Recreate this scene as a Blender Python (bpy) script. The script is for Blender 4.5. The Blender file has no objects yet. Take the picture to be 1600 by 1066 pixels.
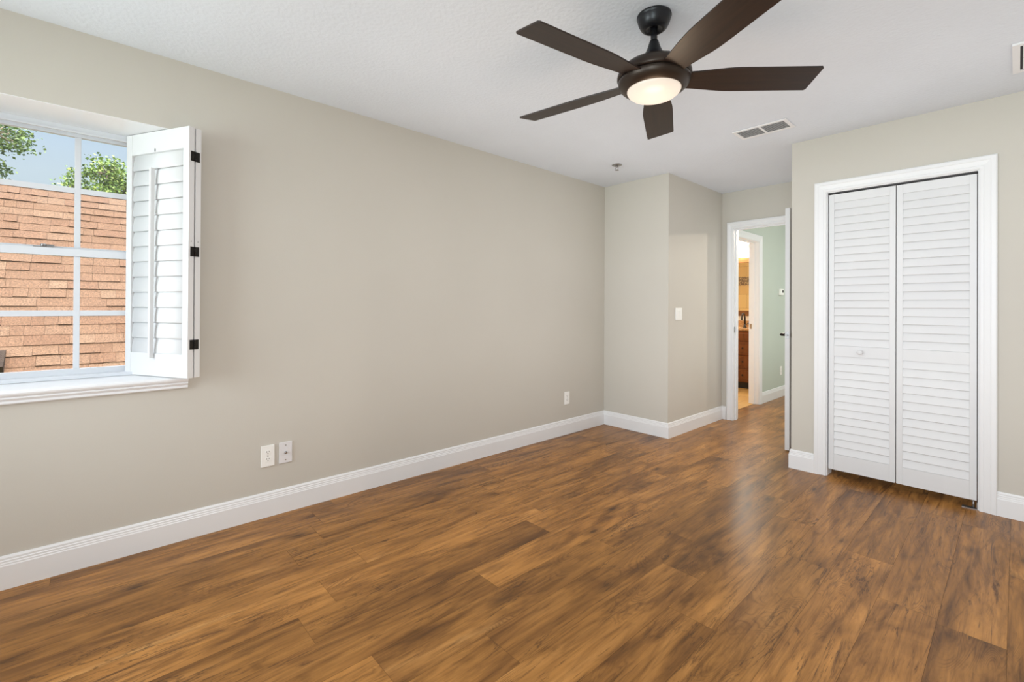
import bpy, bmesh, math, random
from mathutils import Vector, Matrix

scene = bpy.context.scene
COL = scene.collection
PI = math.pi

# ------------------------------------------------------------------ camera
cam_d = bpy.data.cameras.new('camera')
cam = bpy.data.objects.new('camera', cam_d)
COL.objects.link(cam)
F_PX, YAW, PITCH, ROLL, CY = 724.65, 0.8283, 0.0041, 0.0051, 477.3
CAM = Vector((2.883, 0.0, 1.1957))
fw = Vector((-math.sin(YAW) * math.cos(PITCH), math.cos(YAW) * math.cos(PITCH), math.sin(PITCH)))
rt = Vector((math.cos(YAW), math.sin(YAW), 0))
up = rt.cross(fw)
r2 = math.cos(ROLL) * rt + math.sin(ROLL) * up
u2 = -math.sin(ROLL) * rt + math.cos(ROLL) * up
cam.matrix_world = Matrix(((r2.x, u2.x, -fw.x, CAM.x), (r2.y, u2.y, -fw.y, CAM.y), (r2.z, u2.z, -fw.z, CAM.z), (0, 0, 0, 1)))
cam_d.sensor_fit = 'HORIZONTAL'
cam_d.sensor_width = 36.0
cam_d.lens = F_PX * 36.0 / 1600.0
cam_d.shift_y = -(533.0 - CY) / 1600.0
cam_d.clip_start = 0.05
cam_d.clip_end = 300
scene.camera = cam

# ------------------------------------------------------------------ view, sky, sun, daylight
vs = scene.view_settings
vs.view_transform = 'Standard'
vs.look = 'None'
vs.exposure = 0.0
vs.gamma = 1.0
vs.use_curve_mapping = False
try:
    scene.cycles.max_bounces = 10
    scene.cycles.diffuse_bounces = 6
    scene.cycles.transparent_max_bounces = 12
    scene.cycles.caustics_reflective = False
    scene.cycles.caustics_refractive = False
    scene.cycles.sample_clamp_indirect = 6.0
    # soft ambient light of the exposure-blended photograph, added by the renderer
    scene.cycles.use_fast_gi = True
    scene.cycles.fast_gi_method = 'ADD'
except Exception:
    pass

world = bpy.data.worlds.new('sky')
scene.world = world
world.use_nodes = True
wt = world.node_tree
wt.nodes.clear()
w_out = wt.nodes.new('ShaderNodeOutputWorld')
w_bg = wt.nodes.new('ShaderNodeBackground')
w_tc = wt.nodes.new('ShaderNodeTexCoord')
w_sep = wt.nodes.new('ShaderNodeSeparateXYZ')
w_ramp = wt.nodes.new('ShaderNodeValToRGB')
wt.links.new(w_tc.outputs['Generated'], w_sep.inputs[0])
wt.links.new(w_sep.outputs['Z'], w_ramp.inputs[0])
wt.links.new(w_ramp.outputs[0], w_bg.inputs[0])
wt.links.new(w_bg.outputs[0], w_out.inputs[0])
el = w_ramp.color_ramp.elements
el[0].position = 0.0; el[0].color = (0.22, 0.25, 0.27, 1)
el[1].position = 1.0; el[1].color = (7.6, 7.8, 8.1, 1)
for p_, c_ in ((0.20, (0.33, 0.39, 0.44, 1)), (0.36, (0.27, 0.36, 0.50, 1)), (0.45, (0.55, 0.66, 0.82, 1)), (0.58, (3.3, 3.5, 3.8, 1))):
    e_ = el.new(p_); e_.color = c_
w_bg.inputs['Strength'].default_value = 2.0
world.light_settings.ao_factor = 0.40
world.light_settings.distance = 0.9

def add_light(name, kind, energy, color, loc, aim=None, **kw):
    d = bpy.data.lights.new(name, kind)
    d.energy = energy
    d.color = color
    for k, v in kw.items():
        setattr(d, k, v)
    o = bpy.data.objects.new(name, d)
    COL.objects.link(o)
    o.location = loc
    if aim is not None:
        o.rotation_euler = Vector(aim).to_track_quat('-Z', 'Y').to_euler()
    return o

SUN_DIR = Vector((0.62, 0.22, 0.75)).normalized()
add_light('sun', 'SUN', 1.8, (1.0, 0.93, 0.82), (8, 4, 14), -SUN_DIR, angle=0.02)
# daylight standing outside two unseen windows behind the camera, the right one added for fill
add_light('daylight_and_fill', 'AREA', 47, (0.86, 0.93, 1.0), (0.85, -2.0, 1.42), (0, 1, -0.04), shape='RECTANGLE', size=1.6, size_y=1.3, spread=math.radians(125))
add_light('daylight_and_fill', 'AREA', 54, (0.82, 0.91, 1.0), (3.55, -2.0, 1.35), (0, 1, 0.20), shape='RECTANGLE', size=1.6, size_y=1.3, spread=math.radians(125))  # wide fill, added together with its window

# ------------------------------------------------------------------ helpers
def lin(r, g, b):
    f = lambda c: (c / 255 / 12.92) if c / 255 <= 0.04045 else ((c / 255 + 0.055) / 1.055) ** 2.4
    return (f(r), f(g), f(b), 1)

W = {}                                       # world matrix of every object, so that shapes can be given in room coordinates

class MB:
    """collects shapes into one mesh"""
    def __init__(s):
        s.bm = bmesh.new()
        s.mat = 0
    def _f(s, vs_, smooth=False):
        try:
            f = s.bm.faces.new(vs_)
        except ValueError:
            return None
        f.material_index = s.mat
        f.smooth = smooth
        return f
    def box(s, a, b, bevel=0.0):
        x0, y0, z0 = [min(p, q) for p, q in zip(a, b)]
        x1, y1, z1 = [max(p, q) for p, q in zip(a, b)]
        v = [s.bm.verts.new(p) for p in ((x0, y0, z0), (x1, y0, z0), (x1, y1, z0), (x0, y1, z0), (x0, y0, z1), (x1, y0, z1), (x1, y1, z1), (x0, y1, z1))]
        fs = [s._f([v[i] for i in q]) for q in ((0, 3, 2, 1), (4, 5, 6, 7), (0, 1, 5, 4), (1, 2, 6, 5), (2, 3, 7, 6), (3, 0, 4, 7))]
        if bevel > 0:
            es = set(e for f in fs for e in f.edges)
            r = bmesh.ops.bevel(s.bm, geom=list(es), offset=bevel, segments=2, affect='EDGES', profile=0.6)
            for f in r['faces']:
                f.material_index = s.mat
        return s
    def quad(s, *pts):
        s._f([s.bm.verts.new(p) for p in pts])
        return s
    def prism(s, poly, d, smooth=False):
        """poly: list of 3-d points in a plane, swept by vector d"""
        d = Vector(d)
        a = [s.bm.verts.new(p) for p in poly]
        b = [s.bm.verts.new(Vector(p) + d) for p in poly]
        n = len(a)
        s._f(a[::-1]); s._f(b)
        for i in range(n):
            s._f([a[i], a[(i + 1) % n], b[(i + 1) % n], b[i]], smooth)
        return s
    def lathe(s, prof, c, axis='z', n=40, smooth=True, cap=True):
        rings = []
        for r, h in prof:
            ring = []
            for i in range(n):
                t = 2 * PI * i / n
                p = {'z': (r * math.cos(t), r * math.sin(t), h), 'y': (r * math.cos(t), h, r * math.sin(t)), 'x': (h, r * math.cos(t), r * math.sin(t))}[axis]
                ring.append(s.bm.verts.new(Vector(c) + Vector(p)))
            rings.append(ring)
        for a, b in zip(rings, rings[1:]):
            for i in range(n):
                s._f([a[i], a[(i + 1) % n], b[(i + 1) % n], b[i]], smooth)
        if cap:
            s._f(rings[0][::-1]); s._f(rings[-1])
        return s
    def tube(s, pts, rads, n=12, smooth=True):
        pts = [Vector(p) for p in pts]
        if not isinstance(rads, (list, tuple)):
            rads = [rads] * len(pts)
        rings = []
        for k, p in enumerate(pts):
            t = (pts[min(k + 1, len(pts) - 1)] - pts[max(k - 1, 0)]).normalized()
            ref = Vector((0, 0, 1)) if abs(t.z) < 0.9 else Vector((1, 0, 0))
            a = t.cross(ref).normalized(); b = t.cross(a)
            rings.append([s.bm.verts.new(p + rads[k] * (math.cos(2 * PI * i / n) * a + math.sin(2 * PI * i / n) * b)) for i in range(n)])
        for a, b in zip(rings, rings[1:]):
            for i in range(n):
                s._f([a[i], a[(i + 1) % n], b[(i + 1) % n], b[i]], smooth)
        s._f(rings[0][::-1]); s._f(rings[-1])
        return s
    def sweep(s, path, prof, mp, segs=None):
        """prof (o, h) swept with mitres along a 2-d path; o to the left of the path, h out of its plane; mp(a, b, h) -> point"""
        P2 = [Vector(p) for p in path]
        n = len(P2)
        sect = []
        for i in range(n):
            d0 = (P2[i] - P2[i - 1]).normalized() if i > 0 else None
            d1 = (P2[i + 1] - P2[i]).normalized() if i < n - 1 else None
            d0 = d0 or d1; d1 = d1 or d0
            n0 = Vector((-d0.y, d0.x)); n1 = Vector((-d1.y, d1.x))
            m = (n0 + n1).normalized()
            m = m / max(0.2, m.dot(n0))
            sect.append([Vector(mp(*(P2[i] + m * o), h)) for o, h in prof])
        for i in (segs if segs is not None else range(n - 1)):
            a = [s.bm.verts.new(p) for p in sect[i]]
            b = [s.bm.verts.new(p) for p in sect[i + 1]]
            k = len(a)
            s._f(a[::-1]); s._f(b)
            for j in range(k):
                s._f([a[j], a[(j + 1) % k], b[(j + 1) % k], b[j]])
        return s
    def build(s, name, mats, parent=None, world=True, loc=None):
        if not isinstance(mats, (list, tuple)):
            mats = [mats]
        bmesh.ops.recalc_face_normals(s.bm, faces=s.bm.faces)
        if parent is not None and world:
            s.bm.transform(W[parent].inverted())
            W_o = W[parent]
        elif parent is not None:
            W_o = W[parent]
        else:
            W_o = Matrix.Identity(4)
        if parent is None and loc is not None:
            s.bm.transform(Matrix.Translation(Vector(loc)).inverted())
            W_o = Matrix.Translation(Vector(loc))
        me = bpy.data.meshes.new(name)
        s.bm.to_mesh(me)
        s.bm.free()
        for m in mats:
            me.materials.append(m)
        o = bpy.data.objects.new(name, me)
        COL.objects.link(o)
        if parent is not None:
            o.parent = parent
        elif loc is not None:
            o.location = loc
        W[o] = W_o
        return o

def tag(o, label, cat, kind=None, group=None):
    o['label'] = label
    o['category'] = cat
    if kind: o['kind'] = kind
    if group: o['group'] = group
    return o

def thing(name, label, cat, loc, rotz=0.0, kind=None, group=None):
    o = bpy.data.objects.new(name, None)
    o.empty_display_size = 0.1
    COL.objects.link(o)
    o.location = loc
    o.rotation_euler = (0, 0, rotz)
    W[o] = Matrix.Translation(Vector(loc)) @ Matrix.Rotation(rotz, 4, 'Z')
    return tag(o, label, cat, kind, group)

def copy_tree(o, parent=None):
    c = o.copy()
    COL.objects.link(c)
    if parent is not None: c.parent = parent
    for ch in [x for x in bpy.data.objects if x.parent == o]:
        copy_tree(ch, c)
    return c

# ------------------------------------------------------------------ materials
def base_mat(name, col, rough=0.5, metal=0.0, spec=0.5):
    m = bpy.data.materials.new(name)
    m.use_nodes = True
    b = m.node_tree.nodes['Principled BSDF']
    b.inputs['Base Color'].default_value = col
    b.inputs['Roughness'].default_value = rough
    b.inputs['Metallic'].default_value = metal
    b.inputs['Specular IOR Level'].default_value = spec
    return m, m.node_tree, b

def N(nt, kind, **kw):
    n = nt.nodes.new(kind)
    for k, v in kw.items():
        setattr(n, k, v)
    return n

def add_bump(nt, b, scale, strength, detail=3.0, dist=0.002, coord='Object'):
    tc = N(nt, 'ShaderNodeTexCoord')
    no = N(nt, 'ShaderNodeTexNoise')
    no.inputs['Scale'].default_value = scale
    no.inputs['Detail'].default_value = detail
    bu = N(nt, 'ShaderNodeBump')
    bu.inputs['Strength'].default_value = strength
    bu.inputs['Distance'].default_value = dist
    nt.links.new(tc.outputs[coord], no.inputs['Vector'])
    nt.links.new(no.outputs['Fac'], bu.inputs['Height'])
    nt.links.new(bu.outputs['Normal'], b.inputs['Normal'])
    return no

def mottled(name, c0, c1, scale, rough=0.5, bump=0.0, bscale=None, metal=0.0, spec=0.5, stretch=None):
    m, nt, b = base_mat(name, c0, rough, metal, spec)
    tc = N(nt, 'ShaderNodeTexCoord')
    no = N(nt, 'ShaderNodeTexNoise')
    no.inputs['Scale'].default_value = scale
    no.inputs['Detail'].default_value = 4
    src = tc.outputs['Object']
    if stretch:
        mp = N(nt, 'ShaderNodeMapping')
        mp.inputs['Scale'].default_value = stretch
        nt.links.new(src, mp.inputs['Vector']); src = mp.outputs['Vector']
    nt.links.new(src, no.inputs['Vector'])
    mx = N(nt, 'ShaderNodeMix', data_type='RGBA')
    mx.inputs[6].default_value = c0
    mx.inputs[7].default_value = c1
    rp = N(nt, 'ShaderNodeValToRGB')
    rp.color_ramp.elements[0].position = 0.3
    rp.color_ramp.elements[1].position = 0.7
    nt.links.new(no.outputs['Fac'], rp.inputs[0])
    nt.links.new(rp.outputs[0], mx.inputs[0])
    nt.links.new(mx.outputs[2], b.inputs['Base Color'])
    if bump:
        add_bump(nt, b, bscale or scale * 4, bump)
    return m

M = {}
M['wall'] = mottled('greige_wall_paint', lin(196, 192, 183), lin(199, 195, 186), 1.3, 0.62, 0.12, 160, spec=0.3)
M['ceiling'] = mottled('white_textured_ceiling', lin(214, 219, 226), lin(218, 223, 230), 2.0, 0.85, 0.0, spec=0.2)
add_bump(M['ceiling'].node_tree, M['ceiling'].node_tree.nodes['Principled BSDF'], 55, 0.55, 4, 0.004)
M['trim'] = mottled('white_semigloss_trim', lin(229, 230, 232), lin(232, 233, 234), 3, 0.35)
M['door'] = mottled('white_door_paint', lin(217, 218, 220), lin(221, 222, 223), 3, 0.42)
M['shutter'] = mottled('white_shutter_paint', lin(216, 217, 218), lin(220, 221, 221), 3, 0.4)
M['vinyl'] = mottled('white_window_vinyl', lin(214, 218, 224), lin(218, 222, 227), 4, 0.4)
M['plastic'] = mottled('white_plate_plastic', lin(240, 240, 236), lin(243, 243, 240), 8, 0.35)
M['cable_plastic'] = mottled('pale_grey_plate_plastic', lin(222, 221, 223), lin(226, 225, 227), 8, 0.4)
M['slot'] = base_mat('dark_slot', lin(40, 38, 36), 0.6)[0]
M['steel'] = mottled('brushed_steel', lin(176, 176, 178), lin(190, 190, 190), 40, 0.35, metal=1.0)
M['bronze'] = mottled('dark_bronze', lin(46, 40, 36), lin(58, 50, 44), 20, 0.4, metal=0.6)
M['black_iron'] = mottled('black_hinge_metal', lin(26, 24, 23), lin(38, 34, 31), 60, 0.45, metal=0.5)
M['sage'] = mottled('sage_green_wall_paint', lin(190, 199, 189), lin(193, 202, 192), 1.3, 0.62, 0.1, 160, spec=0.3)
M['bathwall'] = mottled('cream_bathroom_paint', lin(226, 220, 204), lin(230, 224, 210), 1.3, 0.6)
M['dark'] = base_mat('closet_interior_shade', lin(120, 116, 108), 0.8)[0]  # shade inside the closet put into a darker wall colour
M['vent'] = mottled('white_vent_enamel', lin(225, 225, 226), lin(230, 230, 231), 6, 0.45)
M['duct_grey'] = base_mat('grey_duct', lin(128, 128, 130), 0.8)[0]
M['ventdark'] = base_mat('duct_interior', lin(70, 70, 72), 0.8)[0]

# fan finishes
M['fan_metal'] = mottled('oil_rubbed_bronze', lin(52, 42, 36), lin(60, 50, 43), 14, 0.38, metal=0.55)
M['fan_black'] = mottled('satin_black_metal', lin(34, 34, 37), lin(42, 42, 45), 14, 0.34, metal=0.5)
def fan_wood():
    m, nt, b = base_mat('dark_walnut_blade', lin(58, 42, 34), 0.45)
    tc = N(nt, 'ShaderNodeTexCoord'); mp = N(nt, 'ShaderNodeMapping'); mp.inputs['Scale'].default_value = (2.0, 40, 40)
    no = N(nt, 'ShaderNodeTexNoise'); no.inputs['Scale'].default_value = 1.6; no.inputs['Detail'].default_value = 6
    rp = N(nt, 'ShaderNodeValToRGB')
    rp.color_ramp.elements[0].position = 0.3; rp.color_ramp.elements[0].color = lin(30, 23, 20)
    rp.color_ramp.elements[1].position = 0.72; rp.color_ramp.elements[1].color = lin(50, 35, 28)
    nt.links.new(tc.outputs['Object'], mp.inputs[0]); nt.links.new(mp.outputs[0], no.inputs['Vector'])
    nt.links.new(no.outputs['Fac'], rp.inputs[0]); nt.links.new(rp.outputs[0], b.inputs['Base Color'])
    return m
M['blade'] = fan_wood()
def glow(name, col, strength):
    m = bpy.data.materials.new(name); m.use_nodes = True
    nt = m.node_tree; b = nt.nodes['Principled BSDF']
    b.inputs['Base Color'].default_value = (0.22, 0.22, 0.21, 1)
    b.inputs['Roughness'].default_value = 0.35
    b.inputs['Emission Color'].default_value = col
    b.inputs['Emission Strength'].default_value = strength
    return m
M['bowl'] = glow('frosted_bowl_lit', (1.0, 0.82, 0.66, 1), 0.72)
M['shade_lit'] = glow('frosted_shade_lit', (1.0, 0.94, 0.82, 1), 100.0)
M['hall_fill_lit'] = glow('hall_fill_glow', (1.0, 0.95, 0.86, 1), 60.0)  # glow of the added, unseen hall dome

def glass_mat():
    m = bpy.data.materials.new('window_glass'); m.use_nodes = True
    nt = m.node_tree; nt.nodes.clear()
    out = N(nt, 'ShaderNodeOutputMaterial'); mix = N(nt, 'ShaderNodeMixShader'); tr = N(nt, 'ShaderNodeBsdfTransparent'); gl = N(nt, 'ShaderNodeBsdfGlossy'); fr = N(nt, 'ShaderNodeFresnel')
    tr.inputs[0].default_value = (0.97, 0.985, 0.98, 1)
    gl.inputs['Roughness'].default_value = 0.0
    fr.inputs['IOR'].default_value = 1.45
    nt.links.new(fr.outputs[0], mix.inputs[0]); nt.links.new(tr.outputs[0], mix.inputs[1]); nt.links.new(gl.outputs[0], mix.inputs[2]); nt.links.new(mix.outputs[0], out.inputs[0])
    return m
M['glass'] = glass_mat()
M['mirror'] = base_mat('mirror_silver', (0.9, 0.9, 0.9, 1), 0.02, 1.0)[0]

def wood_floor():
    m, nt, b = base_mat('hickory_plank_floor', lin(140, 90, 48), 0.3, 0.0, 0.26)
    L = nt.links.new
    tc = N(nt, 'ShaderNodeTexCoord'); geo = N(nt, 'ShaderNodeNewGeometry')
    rnd = geo.outputs['Random Per Island']
    def math_(op, a, c=None, d=None):
        n = N(nt, 'ShaderNodeMath', operation=op)
        for i, v in enumerate((a, c, d)):
            if v is None: continue
            if isinstance(v, (int, float)): n.inputs[i].default_value = v
            else: L(v, n.inputs[i])
        return n.outputs[0]
    sep = N(nt, 'ShaderNodeSeparateXYZ'); L(tc.outputs['Object'], sep.inputs[0])
    def vec(sx, sy, ox, oy, oz):
        c = N(nt, 'ShaderNodeCombineXYZ')
        L(math_('MULTIPLY_ADD', sep.outputs[0], sx, math_('MULTIPLY', rnd, ox)), c.inputs[0])
        L(math_('MULTIPLY_ADD', sep.outputs[1], sy, math_('MULTIPLY', rnd, oy)), c.inputs[1])
        L(math_('MULTIPLY', rnd, oz), c.inputs[2])
        return c.outputs[0]
    def noise(v, scale, detail=4, rough=0.55, dist=0.0):
        n = N(nt, 'ShaderNodeTexNoise')
        n.inputs['Scale'].default_value = scale; n.inputs['Detail'].default_value = detail
        n.inputs['Roughness'].default_value = rough; n.inputs['Distortion'].default_value = dist
        L(v, n.inputs['Vector']); return n.outputs['Fac']
    def ramp(f, stops):
        r = N(nt, 'ShaderNodeValToRGB')
        e = r.color_ramp.elements
        e[0].position, e[0].color = stops[0]; e[1].position, e[1].color = stops[-1]
        for p, c in stops[1:-1]:
            q = e.new(p); q.color = c
        L(f, r.inputs[0]); return r.outputs[0]
    def mixc(f, a, c, mode='MIX'):
        n = N(nt, 'ShaderNodeMix', data_type='RGBA', blend_type=mode)
        if isinstance(f, (int, float)): n.inputs[0].default_value = f
        else: L(f, n.inputs[0])
        for i, v in ((6, a), (7, c)):
            if isinstance(v, tuple): n.inputs[i].default_value = v
            else: L(v, n.inputs[i])
        return n.outputs[2]
    # broad heart and sap wood bands, wandering along the plank
    broad = noise(vec(4.6, 0.85, 37, 91, 53), 1.0, 4, 0.6, 1.5)
    col = ramp(broad, [(0.25, lin(82, 53, 27)), (0.38, lin(126, 85, 42)), (0.52, lin(156, 108, 55)), (0.66, lin(174, 123, 66)), (0.80, lin(198, 150, 92))])
    # plank to plank tone
    tone = math_('MULTIPLY_ADD', rnd, 0.20, 0.84)
    tn = N(nt, 'ShaderNodeCombineXYZ'); L(tone, tn.inputs[0]); L(tone, tn.inputs[1]); L(tone, tn.inputs[2])
    col = mixc(1.0, col, tn.outputs[0], 'MULTIPLY')
    # cathedral rings: level lines of a stretched noise
    f2 = noise(vec(5.0, 1.15, 61, 17, 29), 1.0, 2, 0.5, 1.1)
    ring = math_('SINE', math_('MULTIPLY', f2, 260.0))
    ringm = math_('POWER', math_('MULTIPLY_ADD', ring, 0.5, 0.5), 3.0)
    where = ramp(noise(vec(5.5, 2.4, 11, 73, 7), 1.0, 3), [(0.54, (0, 0, 0, 1)), (0.64, (1, 1, 1, 1))])
    rm = N(nt, 'ShaderNodeMath', operation='MULTIPLY'); L(ringm, rm.inputs[0]); L(where, rm.inputs[1])
    col = mixc(math_('MULTIPLY', rm.outputs[0], 0.48), col, lin(78, 47, 24))
    # smoky darker clouds
    cl = noise(vec(3.0, 1.6, 71, 37, 5), 1.0, 5, 0.62, 0.8)
    cm = ramp(cl, [(0.52, (0, 0, 0, 1)), (0.70, (1, 1, 1, 1))])
    clm = N(nt, 'ShaderNodeMath', operation='MULTIPLY'); L(cm, clm.inputs[0]); clm.inputs[1].default_value = 0.42
    col = mixc(clm.outputs[0], col, lin(98, 62, 34))
    # flame figure: mid scale light and dark running with the grain
    fl = noise(vec(11, 1.7, 47, 83, 11), 1.0, 8, 0.66, 2.4)
    fm = ramp(fl, [(0.30, (0.50, 0.47, 0.43, 1)), (0.46, (0.92, 0.91, 0.90, 1)), (0.56, (1.04, 1.04, 1.03, 1)), (0.74, (1.24, 1.23, 1.20, 1))])
    col = mixc(0.9, col, fm, 'MULTIPLY')
    # fine grain
    grain = noise(vec(64, 2.6, 13, 41, 19), 1.0, 6, 0.68, 0.5)
    gm = ramp(grain, [(0.32, (0.55, 0.52, 0.49, 1)), (0.52, (1, 1, 1, 1)), (0.78, (1.2, 1.19, 1.17, 1))])
    col = mixc(0.8, col, gm, 'MULTIPLY')
    # dark mineral streaks and cracks
    st = noise(vec(20, 1.3, 23, 67, 31), 1.0, 8, 0.74, 2.6)
    sm = ramp(st, [(0.565, (0, 0, 0, 1)), (0.66, (1, 1, 1, 1))])
    stm = N(nt, 'ShaderNodeMath', operation='MULTIPLY'); L(sm, stm.inputs[0]); stm.inputs[1].default_value = 0.8
    col = mixc(stm.outputs[0], col, lin(66, 41, 24))
    # thin wandering cracks
    ck = noise(vec(7.5, 0.75, 59, 13, 43), 1.0, 6, 0.6, 1.3)
    ckl = math_('ABSOLUTE', math_('SUBTRACT', ck, 0.5))
    ckm = ramp(ckl, [(0.0, (1, 1, 1, 1)), (0.010, (0, 0, 0, 1))])
    ckw = ramp(noise(vec(4.0, 1.3, 19, 31, 61), 1.0, 2), [(0.50, (0, 0, 0, 1)), (0.58, (1, 1, 1, 1))])
    ckn = N(nt, 'ShaderNodeMath', operation='MULTIPLY'); L(ckm, ckn.inputs[0]); L(ckw, ckn.inputs[1])
    col = mixc(math_('MULTIPLY', ckn.outputs[0], 0.8), col, lin(56, 35, 20))
    # knots with a dark eye and a softer halo
    vo = N(nt, 'ShaderNodeTexVoronoi'); vo.inputs['Scale'].default_value = 1.0
    L(vec(4.6, 2.0, 43, 29, 3), vo.inputs['Vector'])
    wob = math_('ADD', vo.outputs['Distance'], math_('MULTIPLY_ADD', grain, 0.10, -0.05))
    km = ramp(wob, [(0.03, (1, 1, 1, 1)), (0.075, (0.45, 0.45, 0.45, 1)), (0.19, (0, 0, 0, 1))])
    kk = N(nt, 'ShaderNodeMath', operation='MULTIPLY'); L(km, kk.inputs[0]); kk.inputs[1].default_value = 0.85
    col = mixc(kk.outputs[0], col, lin(54, 34, 20))
    L(col, b.inputs['Base Color'])
    rr = math_('MULTIPLY_ADD', grain, 0.16, 0.24)
    L(rr, b.inputs['Roughness'])
    bu = N(nt, 'ShaderNodeBump'); bu.inputs['Strength'].default_value = 0.25; bu.inputs['Distance'].default_value = 0.001
    L(grain, bu.inputs['Height']); L(bu.outputs[0], b.inputs['Normal'])
    return m
M['floor'] = wood_floor()
M['seam'] = base_mat('plank_seam', lin(52, 32, 18), 0.7)[0]

def island_mat(name, cols, nscale, rough=0.9, namp=0.35):
    m, nt, b = base_mat(name, cols[0], rough, spec=0.2)
    geo = N(nt, 'ShaderNodeNewGeometry'); tc = N(nt, 'ShaderNodeTexCoord')
    rp = N(nt, 'ShaderNodeValToRGB')
    e = rp.color_ramp.elements
    e[0].color = cols[0]; e[1].color = cols[-1]
    for i, c in enumerate(cols[1:-1]):
        q = e.new((i + 1) / (len(cols) - 1)); q.color = c
    no = N(nt, 'ShaderNodeTexNoise'); no.inputs['Scale'].default_value = nscale; no.inputs['Detail'].default_value = 3
    mr = N(nt, 'ShaderNodeMapRange'); mr.inputs['From Min'].default_value = 0.3; mr.inputs['From Max'].default_value = 0.7
    mr.inputs['To Min'].default_value = 1 - namp; mr.inputs['To Max'].default_value = 1 + namp * 0.5
    mx = N(nt, 'ShaderNodeMix', data_type='RGBA', blend_type='MULTIPLY'); mx.inputs[0].default_value = 1
    nt.links.new(geo.outputs['Random Per Island'], rp.inputs[0])
    nt.links.new(tc.outputs['Object'], no.inputs['Vector']); nt.links.new(no.outputs['Fac'], mr.inputs[0])
    nt.links.new(rp.outputs[0], mx.inputs[6]); nt.links.new(mr.outputs[0], mx.inputs[7])
    nt.links.new(mx.outputs[2], b.inputs['Base Color'])
    return m
M['shingle'] = island_mat('tan_asphalt_shingle', [lin(98, 71, 54), lin(105, 79, 61), lin(101, 74, 57), lin(110, 86, 68)], 70, 0.95, 0.5)
M['shingle_edge'] = base_mat('asphalt_edge', lin(74, 50, 38), 0.95, spec=0.1)[0]
M['leaf'] = island_mat('tree_leaf', [lin(62, 84, 44), lin(92, 116, 58), lin(124, 144, 74), lin(160, 172, 92)], 3, 0.6, 0.2)
M['leaf_dark'] = island_mat('dark_tree_leaf', [lin(52, 70, 46), lin(78, 98, 58), lin(100, 120, 70), lin(128, 142, 86)], 3, 0.6, 0.2)
M['bark'] = mottled('grey_bark', lin(122, 108, 92), lin(158, 142, 120), 9, 0.9, 0.4)
M['stucco'] = mottled('beige_stucco', lin(208, 194, 172), lin(214, 200, 178), 6, 0.9, 0.3, 60)
M['grass'] = mottled('lawn', lin(84, 104, 52), lin(112, 128, 66), 2, 0.95)
M['vent_metal'] = mottled('weathered_brown_metal', lin(44, 35, 30), lin(56, 45, 38), 12, 0.9, spec=0.1)
M['granite'] = mottled('tan_granite', lin(140, 98, 60), lin(188, 146, 98), 45, 0.25)
M['cherry'] = mottled('cherry_cabinet_wood', lin(88, 46, 22), lin(116, 64, 32), 3, 0.4, stretch=(9, 9, 1.2))
M['cherry_dark'] = mottled('dark_cherry_frame', lin(92, 56, 26), lin(118, 74, 36), 3, 0.4, stretch=(1.2, 9, 9))
def tile_mat(name, c1, c2, mortar, sx, sz, msize=0.012):
    m, nt, b = base_mat(name, c1, 0.4)
    tc = N(nt, 'ShaderNodeTexCoord'); sp = N(nt, 'ShaderNodeSeparateXYZ'); cb = N(nt, 'ShaderNodeCombineXYZ')
    br = N(nt, 'ShaderNodeTexBrick')
    br.inputs['Color1'].default_value = c1; br.inputs['Color2'].default_value = c2; br.inputs['Mortar'].default_value = mortar
    br.inputs['Scale'].default_value = 1.0; br.inputs['Brick Width'].default_value = sx; br.inputs['Row Height'].default_value = sz
    br.inputs['Mortar Size'].default_value = msize
    nt.links.new(tc.outputs['Object'], sp.inputs[0])
    nt.links.new(sp.outputs[0], cb.inputs[0]); nt.links.new(sp.outputs['Z' if sz < 5 else 1], cb.inputs[1])
    nt.links.new(cb.outputs[0], br.inputs['Vector']); nt.links.new(br.outputs['Color'], b.inputs['Base Color'])
    return m
M['tile'] = tile_mat('travertine_wall_tile', lin(196, 158, 96), lin(182, 142, 82), lin(150, 116, 66), 0.3, 0.3, 0.004)
M['mosaic'] = tile_mat('mosaic_band', lin(214, 178, 116), lin(110, 72, 36), lin(70, 46, 24), 0.03, 0.03, 0.006)
def floor_tile():
    m = tile_mat('travertine_floor_tile', lin(206, 164, 98), lin(192, 148, 84), lin(150, 112, 62), 0.33, 0.33, 0.004)
    nt = m.node_tree
    sp = [n for n in nt.nodes if n.type == 'SEPXYZ'][0]; cb = [n for n in nt.nodes if n.type == 'COMBXYZ'][0]
    nt.links.new(sp.outputs[1], cb.inputs[1])
    return m
M['floortile'] = floor_tile()

# ------------------------------------------------------------------ room shell
H = 2.44
XB, YA, YC, XD, YD = 0.714, 3.939, 5.084, 1.7325, 3.9155
XR, YB = 4.7, -1.7                      # right wall, back wall
HY = 5.20                               # hall side of the doorway wall
XO = -0.36                              # outer face of the window wall
XE = 0.705                              # green hall wall
def struct(name, mb, mats, label, cat, loc=None):
    return tag(mb.build(name, mats, None, loc=loc), label, cat, 'structure')

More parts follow.
